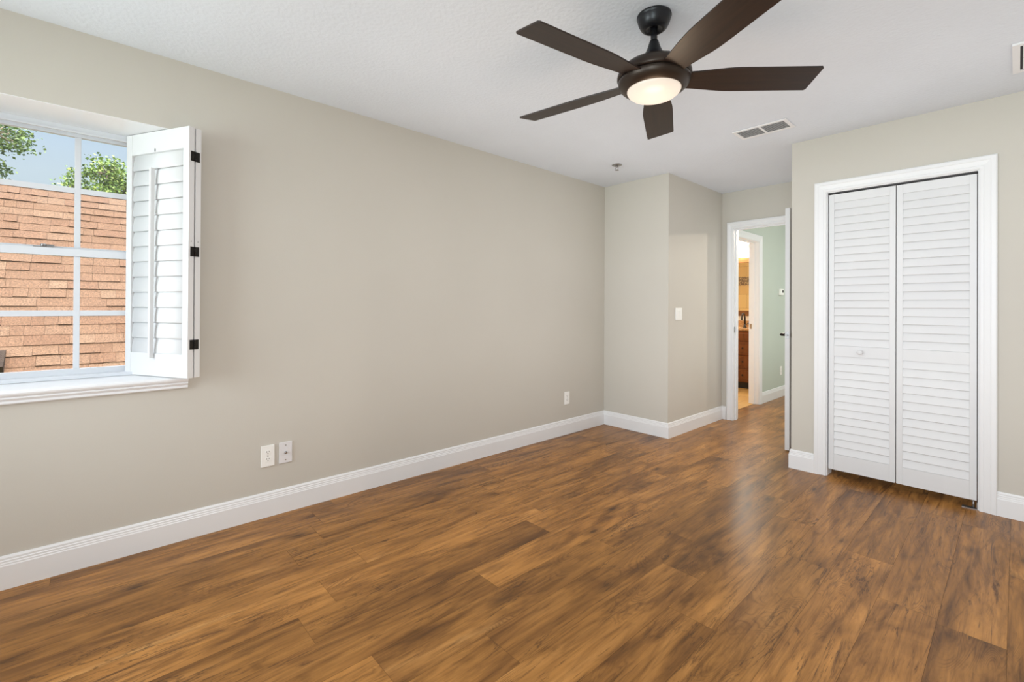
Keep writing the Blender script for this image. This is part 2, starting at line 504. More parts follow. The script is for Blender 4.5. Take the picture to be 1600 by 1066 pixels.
# plank floor of the room, passage and hall
random.seed(5)
mb = MB()
mb.mat = 1
mb.box((-0.05, YB - 0.1, -0.12), (XR + 0.1, 9.2, -0.0016))
mb.mat = 0
PW, G = 0.184, 0.0004
x = -0.085
while x < XR:
    y = YB - 0.1 - random.random() * 1.2
    while y < 9.2:
        L_ = 1.22
        y0, y1 = max(y, YB - 0.1), min(y + L_, 9.2)
        x0, x1 = max(x, -0.05), min(x + PW, XR + 0.1)
        if y1 - y0 > 0.02 and x1 - x0 > 0.01:
            mb.quad((x0 + G, y0 + G, 0), (x1 - G, y0 + G, 0), (x1 - G, y1 - G, 0), (x0 + G, y1 - G, 0))
        y += L_
    x += PW
struct('floor', mb, [M['floor'], M['seam']], 'warm brown hickory plank floor running through room and hall', 'floor')

mb = MB()
mb.box((XO, YB - 0.4, H), (XR + 0.4, 9.3, H + 0.35)); mb.box((-1.95, HY - 0.2, H), (XO, 9.3, H + 0.35))
struct('ceiling', mb, M['ceiling'], 'white textured ceiling above the room', 'ceiling')

# window opening in the left wall
WY0, WY1, WZ0, WZ1 = -1.16, 0.385, 0.80, 2.085
mb = MB()
mb.box((XO, YB - 0.4, -0.12), (0, WY0, H)); mb.box((XO, WY1, -0.12), (0, YA + 0.0, H))
mb.box((XO, WY0, -0.12), (0, WY1, WZ0)); mb.box((XO, WY0, WZ1), (0, WY1, H))
struct('wall_left', mb, M['wall'], 'long greige wall with the window and two wall plates', 'wall')

mb = MB(); mb.box((-0.30, YA, -0.12), (XB, YA + 0.1, H))
struct('wall_alcove', mb, M['wall'], 'narrow pale wall facing the camera in the far corner', 'wall')
mb = MB(); mb.box((XB - 0.1, YA + 0.1, -0.12), (XB, YC, H))
struct('wall_passage', mb, M['wall'], 'greige passage wall carrying the light switch', 'wall')

# doorway wall
DX0, DX1, DZ = 0.84, 1.60, 2.045
mb = MB()
mb.mat = 0
mb.box((XB - 0.1, YC, -0.12), (DX0 - 0.018, HY - 0.003, H)); mb.box((DX1 + 0.018, YC, -0.12), (XD + 0.12, HY - 0.003, H)); mb.box((DX0 - 0.018, YC, DZ + 0.018), (DX1 + 0.018, HY - 0.003, H))
mb.mat = 1
mb.box((XE, HY - 0.003, -0.12), (DX0 - 0.018, HY, H)); mb.box((DX1 + 0.018, HY - 0.003, -0.12), (3.1, HY, H)); mb.box((DX0 - 0.018, HY - 0.003, DZ + 0.018), (DX1 + 0.018, HY, H))
struct('wall_doorway', mb, [M['wall'], M['sage']], 'greige wall above and beside the open bedroom doorway', 'wall')

# closet block
CX0, CX1, CZ = 1.9625, 2.7245, 2.026
mb = MB()
mb.box((XD, YD, -0.12), (CX0 - 0.018, YD + 0.115, H)); mb.box((CX1 + 0.018, YD, -0.12), (XR, YD + 0.115, H)); mb.box((CX0 - 0.018, YD, CZ + 0.018), (CX1 + 0.018, YD + 0.115, H))
struct('wall_closet', mb, M['wall'], 'pale greige wall around the louvered closet doors', 'wall')
mb = MB(); mb.box((XD, YD + 0.115, -0.12), (XD + 0.1, YC, H))
struct('wall_passage_side', mb, M['wall'], 'greige passage wall behind the open bedroom door', 'wall')
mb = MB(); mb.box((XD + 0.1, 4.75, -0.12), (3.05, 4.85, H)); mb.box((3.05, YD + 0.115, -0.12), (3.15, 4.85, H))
struct('wall_closet_interior', mb, M['dark'], 'inside walls of the closet behind the louvered doors, shade put into their colour', 'wall')
mb = MB(); mb.box((XR, YB - 0.4, -0.12), (XR + 0.12, 9.3, H))
struct('wall_right', mb, M['wall'], 'greige wall on the right of the room beyond the closet', 'wall')
# back wall with two unseen windows, the right one added for fill light
mb = MB()
xs = [0.0, 0.12, 1.58, 2.75, 4.35, XR]
for i in range(5):
    if i in (1, 3):
        mb.box((xs[i], YB - 0.12, -0.12), (xs[i + 1], YB, 0.8)); mb.box((xs[i], YB - 0.12, 2.1), (xs[i + 1], YB, H))
    else:
        mb.box((xs[i], YB - 0.12, -0.12), (xs[i + 1], YB, H))
struct('wall_back', mb, M['wall'], 'greige wall behind the camera with two windows, one added for fill light', 'wall')
for k, (xa, xb) in enumerate(((0.12, 1.58), (2.75, 4.35))):  # the right-hand window is added to widen the fill light
    f = MB()
    for a, b in (((xa, 0.8), (xa + 0.05, 2.1)), ((xb - 0.05, 0.8), (xb, 2.1)), ((xa + 0.05, 0.8), (xb - 0.05, 0.85)), ((xa + 0.05, 2.05), (xb - 0.05, 2.1)), ((xa + 0.05, 1.43), (xb - 0.05, 1.47))):
        f.box((a[0], YB - 0.1, a[1]), (b[0], YB - 0.05, b[1]))
    wn = tag(f.build('window_%d' % (k + 2), M['vinyl'], None), 'white framed window behind the camera, %s half of the back wall' % ('left' if k == 0 else 'added to widen the fill light, right'), 'window', 'structure')
    g = MB(); g.box((xa + 0.05, YB - 0.078, 0.85), (xb - 0.05, YB - 0.074, 2.05)); g.build('pane', M['glass'], wn)

# hall and bathroom shell
BY0, BY1, BZ = 5.40, 6.165, 2.02        # bathroom doorway in the green wall
mb = MB()
mb.mat = 0
T0 = XE - 0.115
for y0, y1, z0 in ((HY, BY0 - 0.018, -0.12), (BY1 + 0.018, 9.2, -0.12), (BY0 - 0.018, BY1 + 0.018, BZ + 0.018)):
    mb.mat = 0; mb.box((T0 + 0.003, y0, z0), (XE, y1, H))
    mb.mat = 1; mb.box((T0, y0, z0), (T0 + 0.003, y1, H))
struct('wall_hall', mb, [M['sage'], M['bathwall']], 'sage green hall wall beyond the bedroom doorway', 'wall')
mb = MB(); mb.box((3.0, HY, -0.12), (3.1, 9.2, H)); mb.box((XE, 9.1, -0.12), (3.0, 9.2, H))
struct('wall_hall_end', mb, M['sage'], 'sage green walls closing the hall out of sight', 'wall')
BW = 7.84
mb = MB(); mb.box((-1.7, BW, -0.12), (T0, BW + 0.1, H))
struct('wall_bathroom', mb, M['bathwall'], 'cream bathroom wall behind the vanity', 'wall')
mb = MB()
mb.mat = 0; mb.box((-1.7, HY - 0.11, -0.12), (T0, HY, 1.69)); mb.box((-1.7, HY - 0.11, 1.88), (T0, HY, 2.2))
mb.mat = 1; mb.box((-1.7, HY - 0.11, 1.69), (T0, HY, 1.88))
mb.mat = 2; mb.box((-1.7, HY - 0.11, 2.2), (T0, HY, H))
struct('wall_bathroom_shower', mb, [M['tile'], M['mosaic'], M['bathwall']], 'tan travertine bathroom wall with a mosaic band seen in the mirror', 'wall')
mb = MB(); mb.box((-1.8, HY - 0.11, -0.12), (-1.7, BW + 0.1, H))
struct('wall_bathroom_side', mb, M['bathwall'], 'cream bathroom side wall out of sight', 'wall')
mb = MB(); mb.box((-1.7, HY, -0.12), (T0 + 0.06, BW, 0.002))
struct('floor_bathroom', mb, M['floortile'], 'golden travertine tile floor of the bathroom', 'floor')

# ------------------------------------------------------------------ baseboards and casings
BASE = [(0.0005, 0.0), (0.0145, 0.0), (0.0145, 0.098), (0.0125, 0.103), (0.0125, 0.108), (0.0105, 0.112), (0.0105, 0.119), (0.0085, 0.122), (0.0085, 0.130), (0.0045, 0.139), (0.0005, 0.139)]
flat = lambda a, b, h: (a, b, h)
path = [(0, YB), (0, YA), (XB, YA), (XB, YC), (0.763, YC)]
pathr = path[::-1]                       # left of the reversed path is the room side
for (i, nm, lb) in ((3, 'baseboard_left', 'long white baseboard under the window wall'), (2, 'baseboard_alcove', 'short white baseboard under the narrow pale wall'),
                    (1, 'baseboard_passage', 'white baseboard under the light switch wall'), (0, 'baseboard_doorway', 'white baseboard stub left of the doorway casing')):
    mb = MB(); mb.sweep([Vector(p) for p in path], [(-o, h) for o, h in BASE], flat, [3 - i])
    tag(mb.build(nm, M['trim'], None), lb, 'baseboard', 'structure')
mb = MB(); mb.sweep([(1.885, YD), (XD, YD), (XD, YC - 0.02)], BASE, lambda a, b, h: (a, b, h))
# (the passage side runs behind the open door)
tag(mb.build('baseboard_closet', M['trim'], None), 'short white baseboard left of the closet casing', 'baseboard', 'structure')
for o_ in [o for o in COL.objects if o.name == 'baseboard_closet']:
    pass
mb = MB(); mb.sweep([(2.788, YD), (XR, YD)], [(-o, h) for o, h in BASE], flat)
tag(mb.build('baseboard_right', M['trim'], None), 'white baseboard right of the closet casing', 'baseboard', 'structure')
mb = MB(); mb.sweep([(XE, 6.251), (XE, 9.1)], [(-o, h) for o, h in BASE], flat)
tag(mb.build('baseboard_hall', M['trim'], None), 'white baseboard under the sage green hall wall', 'baseboard', 'structure')

def casing_profile(w):
    return [(0.0, 0.0005), (0.0, 0.010), (0.006, 0.013), (0.016, 0.013), (0.020, 0.010), (0.028, 0.012), (w * 0.62, 0.016), (w * 0.68, 0.019), (w * 0.92, 0.019), (w, 0.014), (w, 0.0005)]
def doorway_trim(name, label, a0, a1, z, w, wall, axis, sgn, depth, rv=0.006):
    """casing around an opening plus its jamb lining; axis 'x' runs along x at y = wall, the casing proud by sgn"""
    mb = MB()
    if axis == 'x': mp = lambda a, b, h: (a, wall + sgn * h, b)
    else: mp = lambda a, b, h: (wall + sgn * h, a, b)
    mb.sweep([(a0 - rv, 0.001), (a0 - rv, z + rv), (a1 + rv, z + rv), (a1 + rv, 0.001)], [(o, h) for o, h in casing_profile(w)], mp)
    e = -sgn * 0.0
    def bx(p, q, lo, hi):
        d0, d1 = wall + e, wall - sgn * depth
        if axis == 'x': mb.box((p, d0, lo), (q, d1, hi))
        else: mb.box((d0, p, lo), (d1, q, hi))
    bx(a0 - 0.018, a0, 0.001, z + 0.018); bx(a1, a1 + 0.018, 0.001, z + 0.018); bx(a0, a1, z, z + 0.018)
    return mb
mb = doorway_trim('trim_1', '', DX0, DX1, DZ, 0.064, YC, 'x', -1, HY - YC)
# door stop inside the jamb
mb.box((DX0, YC + 0.038, 0.001), (DX0 + 0.011, YC + 0.07, DZ)); mb.box((DX1 - 0.011, YC + 0.038, 0.001), (DX1, YC + 0.07, DZ)); mb.box((DX0 + 0.011, YC + 0.038, DZ - 0.011), (DX1 - 0.011, YC + 0.07, DZ))
t1 = struct('trim_1', mb, M['trim'], 'white casing and jamb around the open bedroom doorway', 'door frame')
mb = MB(); mb.box((DX0 - 0.001, YC + 0.004, 0.94), (DX0 + 0.0015, YC + 0.034, 1.0), 0.0006)
mb.build('strike_plate', M['steel'], t1)
mb = doorway_trim('trim_2', '', BY0, BY1, BZ, 0.078, XE, 'y', 1, 0.115)
mb.box((XE - 0.075, BY1 - 0.011, 0.001), (XE - 0.045, BY1, BZ)); mb.box((XE - 0.075, BY0, BZ - 0.011), (XE - 0.045, BY1 - 0.011, BZ))
t2 = struct('trim_2', mb, M['trim'], 'white casing around the bathroom doorway off the hall', 'door frame')
mb = MB(); mb.box((XE - 0.105, BY1 - 0.0015, 0.94), (XE - 0.078, BY1 + 0.001, 1.0), 0.0006)
mb.build('strike_plate', M['steel'], t2)
mb = doorway_trim('trim_3', '', CX0, CX1, CZ, 0.074, YD, 'x', -1, 0.115)
struct('trim_3', mb, M['trim'], 'white casing around the louvered closet doors', 'door frame')

# ------------------------------------------------------------------ bedroom door, standing open
door = thing('door_1', 'white bedroom door standing open, seen on its latch edge', 'door', (DX1, YC, 0.012), 0, 'structure')
mb = MB()
dx0, dx1, dy0, dy1 = 1.563, 1.598, 4.324, 5.080
mb.box((dx0, dy0, 0.012), (dx1, dy1, 2.040), 0.0012)
for sx, xx in ((-1, dx0), (1, dx1)):
    for z0, z1 in ((0.22, 0.88), (1.06, 1.60), (1.70, 1.92)):
        for y0, y1 in ((4.44, 4.66), (4.75, 4.97)):
            for a, b in (((y0, z0), (y1, z0 + 0.012)), ((y0, z1 - 0.012), (y1, z1)), ((y0, z0 + 0.012), (y0 + 0.012, z1 - 0.012)), ((y1 - 0.012, z0 + 0.012), (y1, z1 - 0.012))):
                mb.box((xx - 0.001, a[0], a[1]), (xx + sx * 0.004 + (0.001 if sx < 0 else 0), b[0], b[1]))
leaf = mb.build('door_leaf', M['door'], door)
for sx, xx in ((-1, dx0), (1, dx1)):
    mb = MB()
    mb.lathe([(0.031, 0), (0.033, sx * 0.004), (0.027, sx * 0.010), (0.012, sx * 0.012), (0.011, sx * 0.048)], (xx, 4.388, 0.973), 'x', 24)
    mb.tube([(xx + sx * 0.046, 4.380, 0.973), (xx + sx * 0.052, 4.405, 0.974), (xx + sx * 0.052, 4.45, 0.976), (xx + sx * 0.048, 4.495, 0.972)], [0.010, 0.0105, 0.010, 0.009], 10)
    o = mb.build('door_lever', M['bronze'], door); o['label'] = 'dark bronze lever handle'
mb = MB(); mb.box((1.569, dy0 - 0.0012, 0.945), (1.592, dy0 + 0.002, 1.002), 0.0005); mb.lathe([(0.0075, 0), (0.0075, -0.008), (0.005, -0.010)], (1.5805, dy0, 0.973), 'y', 14)
o = mb.build('latch_plate', M['steel'], door); o['label'] = 'steel latch plate'
for z in (0.25, 1.02, 1.82):
    mb = MB(); mb.tube([(1.603, 5.081, z - 0.045), (1.603, 5.081, z + 0.045)], 0.0055, 10)
    o = mb.build('hinge', M['bronze'], door)

# ------------------------------------------------------------------ bifold closet doors
closet = thing('door_2', 'white louvered bifold closet doors with one round knob', 'door', (2.34, YD + 0.03, 0.0), 0, 'structure')
def bifold(xa, xb, knob):
    z0, z1, st = 0.052, 2.012, 0.032
    yf, yb = YD + 0.012, YD + 0.042
    mb = MB()
    mb.box((xa, yf, z0), (xa + st, yb, z1), 0.002); mb.box((xb - st, yf, z0), (xb, yb, z1), 0.002)
    for a, b in ((z0, 0.163), (0.862, 0.934), (1.954, z1)):
        mb.box((xa + st, yf + 0.001, a), (xb - st, yb - 0.001, b))
    pitch = 0.0536
    for lo, hi in ((0.163, 0.862), (0.934, 1.954)):
        n = round((hi - lo) / pitch)
        p = (hi - lo) / n
        for k in range(n):
            zb = lo + k * p
            # slat: lower edge towards the room, upper edge back
            q = [(yf + 0.0018, zb + 0.0028), (yf + 0.0050, zb - 0.0002), (yf + 0.0165, zb + p + 0.006), (yf + 0.0120, zb + p + 0.010)]
            mb.prism([(xa + st - 0.002, y_, z_) for y_, z_ in q], (xb - xa - 2 * st + 0.004, 0, 0))
    o = mb.build('door_panel', M['door'], closet)
    if knob:
        k = MB(); k.lathe([(0.008, 0.0), (0.007, -0.010), (0.013, -0.016), (0.0165, -0.023), (0.015, -0.030), (0.009, -0.034), (0.0, -0.035)], (2.153, yf + 0.001, 0.897), 'y', 24, cap=False)
        k.build('knob', M['door'], o)
    return o
bifold(1.967, 2.3405, True)
bifold(2.3445, 2.7195, False)
mb = MB()
mb.box((2.655, YD + 0.004, 0.0005), (2.7235, YD + 0.04, 0.004)); mb.box((2.7195, YD + 0.004, 0.004), (2.7235, YD + 0.04, 0.045)); mb.lathe([(0.005, 0.004), (0.005, 0.05)], (2.705, YD + 0.022, 0), 'z', 10)
o = mb.build('pivot_bracket', M['steel'], closet); o['label'] = 'steel floor bracket'
mb = MB(); mb.box((1.9635, YD + 0.010, CZ - 0.009), (2.7235, YD + 0.045, CZ - 0.0005))
mb.build('head_track', M['ventdark'], closet)

# ------------------------------------------------------------------ window in the left wall
win = thing('window_1', 'white sash window with muntins looking onto a tan shingle roof', 'window', (-0.30, (WY0 + WY1) / 2, WZ0), 0, 'structure')
mb = MB()
def ring(mb, x0, x1, y0, y1, z0, z1, t, tb=None, tt=None):
    tb = tb or t; tt = tt or t
    mb.box((x0, y0, z0), (x1, y0 + t, z1)); mb.box((x0, y1 - t, z0), (x1, y1, z1))
    mb.box((x0, y0 + t, z0), (x1, y1 - t, z0 + tb)); mb.box((x0, y0 + t, z1 - tt), (x1, y1 - t, z1))
ring(mb, XO + 0.005, -0.275, WY0 + 0.002, WY1 - 0.002, 0.812, WZ1 - 0.003, 0.024)
mb.box((-0.288, WY0 + 0.03, 0.836), (-0.215, WY1 - 0.004, 0.852), 0.002)       # stool step at the foot of the sash
mb.box((-0.284, WY0 + 0.03, WZ1 - 0.036), (-0.268, WY1 - 0.03, WZ1 - 0.028))   # bead under the head
mb.build('window_frame', M['vinyl'], win)
mb = MB()                                # painted lining of the opening
mb.box((-0.274, WY0, WZ1 - 0.003), (0.0004, WY1, WZ1 - 0.0002)); mb.box((-0.274, WY1 - 0.003, WZ0 + 0.03), (0.0004, WY1 - 0.0002, WZ1 - 0.003)); mb.box((-0.274, WY0 + 0.0002, WZ0 + 0.03), (0.0004, WY0 + 0.003, WZ1 - 0.003))
mb.build('window_reveal', M['trim'], win)
GY0, GY1 = WY0 + 0.065, WY1 - 0.068      # glass edges
COLS = 4
cw = (GY1 - GY0) / COLS
def sash(name, xa, xb, z0, z1, tb, tt, zm):
    mb = MB()
    ring(mb, xa, xb, WY0 + 0.027, WY1 - 0.027, z0, z1, 0.041, tb, tt)
    o = mb.build(name, M['vinyl'], win)
    mb = MB()
    xm0, xm1 = (xa + xb) / 2 - 0.004, (xa + xb) / 2 + 0.006
    for k in range(1, COLS):
        yy = GY0 + k * cw
        mb.box((xm0, yy - 0.012, z0 + tb), (xm1, yy + 0.012, z1 - tt), 0.0015)
    mb.box((xm0 + 0.0005, GY0, zm - 0.0135), (xm1 - 0.0005, GY1, zm + 0.0135), 0.0015)
    mb.build('muntin_grid', M['vinyl'], o)
    mb = MB(); mb.box(((xa + xb) / 2 - 0.007, GY0 - 0.004, z0 + tb - 0.004), ((xa + xb) / 2 - 0.0045, GY1 + 0.004, z1 - tt + 0.004))
    mb.build('pane', M['glass'], o)
    return o
sash('upper_sash', -0.346, -0.318, 1.445, 2.062, 0.040, 0.020, 1.772)
ls = sash('lower_sash', -0.314, -0.286, 0.838, 1.474, 0.040, 0.036, 1.155)
mb = MB(); mb.box((-0.312, -0.19, 1.474), (-0.288, -0.12, 1.480), 0.002); mb.lathe([(0.011, 1.480), (0.011, 1.489), (0.008, 1.491)], (-0.300, -0.155, 0), 'z', 14); mb.box((-0.310, -0.158, 1.484), (-0.302, -0.118, 1.490))
o = mb.build('sash_lock', M['steel'], ls); o['label'] = 'grey metal sash lock'
# window sill with moulded nose
mb = MB()
mb.box((-0.288, WY0 + 0.0005, 0.8005), (0.0, WY1 - 0.0005, 0.835))
nose = [(0.0, 0.775), (0.012, 0.775), (0.017, 0.780), (0.014, 0.789), (0.020, 0.794), (0.026, 0.800), (0.022, 0.806), (0.028, 0.810), (0.034, 0.816), (0.036, 0.823), (0.033, 0.831), (0.026, 0.835), (0.0, 0.835)]
mb.sweep([(0.0004, WY1 + 0.0), (0.0004, WY0 - 0.03)], [(o_, h_) for o_, h_ in nose], flat)
mb.sweep([(-0.0, WY1), (0.0004, WY1)], [(o_, h_) for o_, h_ in nose][:1] + [(0.0, 0.8), (0.0, 0.83)], flat)
mb2 = MB()
sill = struct('trim_4', mb, M['trim'], 'white window sill with a moulded nose under the shutter', 'window sill')

# ------------------------------------------------------------------ folded plantation shutter
A = Vector((-0.262, 0.150)); Bv = Vector((0.137, 0.366))
ang = math.atan2(Bv.y - A.y, Bv.x - A.x)
PWID = (Bv - A).length
PZ0, PZ1 = 0.838, 2.079
shut = thing('window_shutter', 'white louvered shutter folded open against the window reveal', 'shutter', (A.x, A.y, PZ0), ang)
PT = 0.028
def shutter_panel(flip, v0):
    hgt = PZ1 - PZ0
    mb = MB()
    st = 0.040
    z = lambda w: w - PZ0
    mb.box((0, v0, 0), (st, v0 + PT, hgt), 0.002); mb.box((PWID - st, v0, 0), (PWID, v0 + PT, hgt), 0.002)
    mb.box((st, v0 + 0.001, 0), (PWID - st, v0 + PT - 0.001, z(0.953))); mb.box((st, v0 + 0.001, z(1.973)), (PWID - st, v0 + PT - 0.001, hgt))
    n = 13
    p = (1.973 - 0.953) / n
    vc = v0 + PT / 2
    s = -1 if not flip else 1
    for k in range(n):
        zc = z(0.953) + (k + 0.5) * p
        poly = []
        for i in range(16):
            t = 2 * PI * i / 16
            a, b = 0.0425 * math.cos(t), 0.0052 * math.sin(t)
            th = 0.11
            poly.append((st - 0.001, vc - s * (a * math.sin(th)) + b * math.cos(th), zc + a * math.cos(th) + s * b * math.sin(th)))
        mb.prism(poly, (PWID - 2 * st + 0.002, 0, 0), True)
    o = mb.build('shutter_panel', M['shutter'], shut, world=False)
    r = MB()
    fv = v0 - 0.0115 if not flip else v0 + PT + 0.0115
    uu = 0.206 if not flip else PWID - 0.222
    r.box((uu, fv - 0.0125, z(0.930)), (uu + 0.014, fv + 0.0075, z(1.890)), 0.002)
    r.build('tilt_rod', M['shutter'], o, world=False)
    if not flip:
        h = MB(); h.box((0.21, v0 - 0.0006, z(1.977)), (0.216, v0 + 0.002, z(1.992)))
        q = h.build('catch_slot', M['ventdark'], o, world=False)
    return o
p1 = shutter_panel(False, 0.0)
p2 = shutter_panel(True, PT + 0.007)
for zc in (1.935, 1.463, 1.003):
    mb = MB()
    zz = zc - PZ0
    mb.box((PWID - 0.001, 0.010, zz - 0.024), (PWID + 0.0022, PT + 0.001, zz + 0.024)); mb.box((PWID - 0.001, PT + 0.006, zz - 0.024), (PWID + 0.0022, PT + 0.026, zz + 0.024))
    for i in range(5):
        a = zz - 0.024 + i * 0.0096
        mb.tube([(PWID + 0.003, PT + 0.0035, a + 0.0006), (PWID + 0.003, PT + 0.0035, a + 0.0090)], 0.0042, 10)
    o = mb.build('hinge', M['black_iron'], shut, world=False); o['label'] = 'black hinge'
for v in (0.014, PT + 0.021):
    mb = MB(); mb.lathe([(0.003, -0.001), (0.003, 0.0012)], (PWID, v, 1.513 - PZ0), 'x', 10)
    mb.build('screw', M['steel'], shut, world=False)

# ------------------------------------------------------------------ wall plates
def plate(mb, y0, y1, z0, z1, x=0.0, t=0.006, face='x'):
    mb.box((x, y0, z0), (x + t, y1, z1), 0.0022)
def duplex(name, label, y0, y1, z0, z1, x, mat):
    t = thing(name, label, 'outlet', (x, (y0 + y1) / 2, z0), 0)
    mb = MB(); plate(mb, y0, y1, z0, z1, x + 0.0002); mb.build('cover_plate', mat, t)
    yc, zc = (y0 + y1) / 2, (z0 + z1) / 2
    for dz in (0.020, -0.020):
        mb = MB(); mb.prism([(x + 0.005, yc + 0.0165 * math.cos(a) , zc + dz + 0.0145 * max(-0.86, min(0.86, math.sin(a)))) for a in [2 * PI * i / 28 for i in range(28)]], (0.0025, 0, 0))
        r = mb.build('receptacle', mat, t)
        mb = MB()
        mb.box((x + 0.007, yc - 0.0075, zc + dz + 0.000), (x + 0.0079, yc - 0.0053, zc + dz + 0.009)); mb.box((x + 0.007, yc + 0.0053, zc + dz + 0.001), (x + 0.0079, yc + 0.0075, zc + dz + 0.008))
        mb.lathe([(0.0026, 0.007), (0.0026, 0.0079)], (x, yc, zc + dz - 0.006), 'x', 10)
        mb.build('slots', M['slot'], r)
    mb = MB(); mb.lathe([(0.003, 0.005), (0.003, 0.0072)], (x, yc, zc), 'x', 10); mb.build('screw', M['steel'], t)
    return t
duplex('wall_outlet', 'white duplex outlet beside the cable plate on the long wall', 0.730, 0.800, 0.284, 0.403, 0.0, M['plastic'])
duplex('wall_outlet', 'small white outlet on the long wall near the far corner', 3.319, 3.390, 0.281, 0.399, 0.0, M['plastic'])
duplex('wall_outlet', 'white outlet low on the sage green hall wall', 6.935, 7.005, 0.295, 0.412, XE, M['plastic'])
t = thing('cable_plate', 'pale grey coaxial cable plate with a centre jack', 'wall plate', (0, 0.86, 0.285))
mb = MB(); plate(mb, 0.825, 0.895, 0.285, 0.405, 0.0002); mb.build('cover_plate', M['cable_plastic'], t)
mb = MB(); mb.lathe([(0.0075, 0.006), (0.0075, 0.009), (0.005, 0.009), (0.005, 0.017)], (0, 0.860, 0.345), 'x', 12); mb.build('jack', M['steel'], t)
for zz in (0.303, 0.387):
    mb = MB(); mb.lathe([(0.003, 0.005), (0.003, 0.0072)], (0, 0.860, zz), 'x', 10); mb.build('screw', M['steel'], t)
t = thing('light_switch', 'white rocker light switch on the passage wall', 'light switch', (XB, 4.13, 1.08))
mb = MB(); plate(mb, 4.068, 4.190, 1.083, 1.197, XB + 0.0002); mb.build('cover_plate', M['plastic'], t)
for yy in (4.106, 4.152):
    mb = MB(); mb.prism([(XB + 0.005, yy - 0.0165, 1.107), (XB + 0.0075, yy - 0.0165, 1.107), (XB + 0.0105, yy - 0.0165, 1.173), (XB + 0.005, yy - 0.0165, 1.173)], (0, 0.033, 0)); mb.build('rocker', M['plastic'], t)
t = thing('thermostat', 'small cream thermostat on the sage green hall wall', 'thermostat', (XE, 6.97, 1.38))
mb = MB(); mb.box((XE + 0.0002, 6.88, 1.380), (XE + 0.028, 7.00, 1.462), 0.005); mb.build('housing', M['plastic'], t)
mb = MB(); mb.box((XE + 0.027, 6.935, 1.412), (XE + 0.0292, 6.985, 1.444)); mb.build('display', M['slot'], t)

# ------------------------------------------------------------------ ceiling fittings
def vent_register(x0, x1, y0, y1):
    t = thing('ceiling_vent', 'small white two-section air vent on the ceiling beyond the fan', 'vent', ((x0 + x1) / 2, (y0 + y1) / 2, H))
    f = MB(); b = 0.022
    f.box((x0, y0, H - 0.008), (x1, y0 + b, H - 0.0003), 0.002); f.box((x0, y1 - b, H - 0.008), (x1, y1, H - 0.0003), 0.002)
    f.box((x0, y0 + b, H - 0.008), (x0 + b, y1 - b, H - 0.0003), 0.002); f.box((x1 - b, y0 + b, H - 0.008), (x1, y1 - b, H - 0.0003), 0.002)
    xm = (x0 + x1) / 2
    f.box((xm - 0.007, y0 + b, H - 0.008), (xm + 0.007, y1 - b, H - 0.0003))
    fr = f.build('vent_frame', M['vent'], t)
    d = MB(); d.box((x0 + b, y0 + b, H - 0.0018), (x1 - b, y1 - b, H - 0.0004)); d.build('duct_opening', M['duct_grey'], t)
    for xa, xb in ((x0 + b, xm - 0.007), (xm + 0.007, x1 - b)):
        s = MB()
        n = 8
        for k in range(n):
            yy = y0 + b + (k + 0.5) * (y1 - y0 - 2 * b) / n
            s.prism([(xa, yy - 0.0045, H - 0.008), (xa, yy - 0.0032, H - 0.0085), (xa, yy + 0.0045, H - 0.003), (xa, yy + 0.0032, H - 0.0025)], (xb - xa, 0, 0))
        s.build('louver_bank', M['vent'], t)
vent_register(1.520, 1.862, 3.352, 3.545)

t = thing('ceiling_diffuser', 'square white air diffuser at the right end of the ceiling', 'vent', (3.058, 3.38, H))
def sq(mb, c, r, w, z0, z1):
    (cx, cy) = c
    mb.box((cx - r, cy - r, z0), (cx + r, cy - r + w, z1)); mb.box((cx - r, cy + r - w, z0), (cx + r, cy + r, z1))
    mb.box((cx - r, cy - r + w, z0), (cx - r + w, cy + r - w, z1)); mb.box((cx + r - w, cy - r + w, z0), (cx + r, cy + r - w, z1))
c = (3.058, 3.38)
mb = MB(); sq(mb, c, 0.192, 0.026, H - 0.010, H - 0.0003); mb.build('diffuser_frame', M['vent'], t)
mb = MB(); mb.box((c[0] - 0.168, c[1] - 0.168, H - 0.002), (c[0] + 0.168, c[1] + 0.168, H - 0.0004)); mb.build('duct_opening', M['ventdark'], t)
mb = MB()
for sx in (-1, 1):
    for sy in (-1, 1):
        cc = (c[0] + sx * 0.081, c[1] + sy * 0.081)
        mb.box((cc[0] - 0.076, cc[1] - 0.076, H - 0.010), (cc[0] + 0.076, cc[1] + 0.076, H - 0.0022), 0.003)
mb.build('diffuser_core', M['vent'], t)

t = thing('fire_sprinkler', 'small chrome fire sprinkler head on the ceiling by the far corner', 'sprinkler', (0.526, 3.395, H))
sx_, sy_ = 0.526, 3.395
mb = MB(); mb.lathe([(0.042, -0.0004), (0.042, -0.004), (0.030, -0.010), (0.016, -0.012)], (sx_, sy_, H), 'z', 24); o = mb.build('escutcheon', M['steel'], t)
mb = MB(); mb.lathe([(0.011, -0.010), (0.011, -0.020), (0.007, -0.021)], (sx_, sy_, H), 'z', 14)
for s in (-1, 1):
    mb.tube([(sx_ + s * 0.009, sy_, H - 0.018), (sx_ + s * 0.015, sy_, H - 0.027), (sx_ + s * 0.010, sy_, H - 0.039), (sx_, sy_, H - 0.045)], 0.0022, 8)
mb.build('frame_arms', M['steel'], t)
mb = MB(); mb.lathe([(0.004, -0.044), (0.016, -0.046), (0.016, -0.048), (0.003, -0.050)], (sx_, sy_, H), 'z', 18); mb.build('deflector', M['steel'], t)

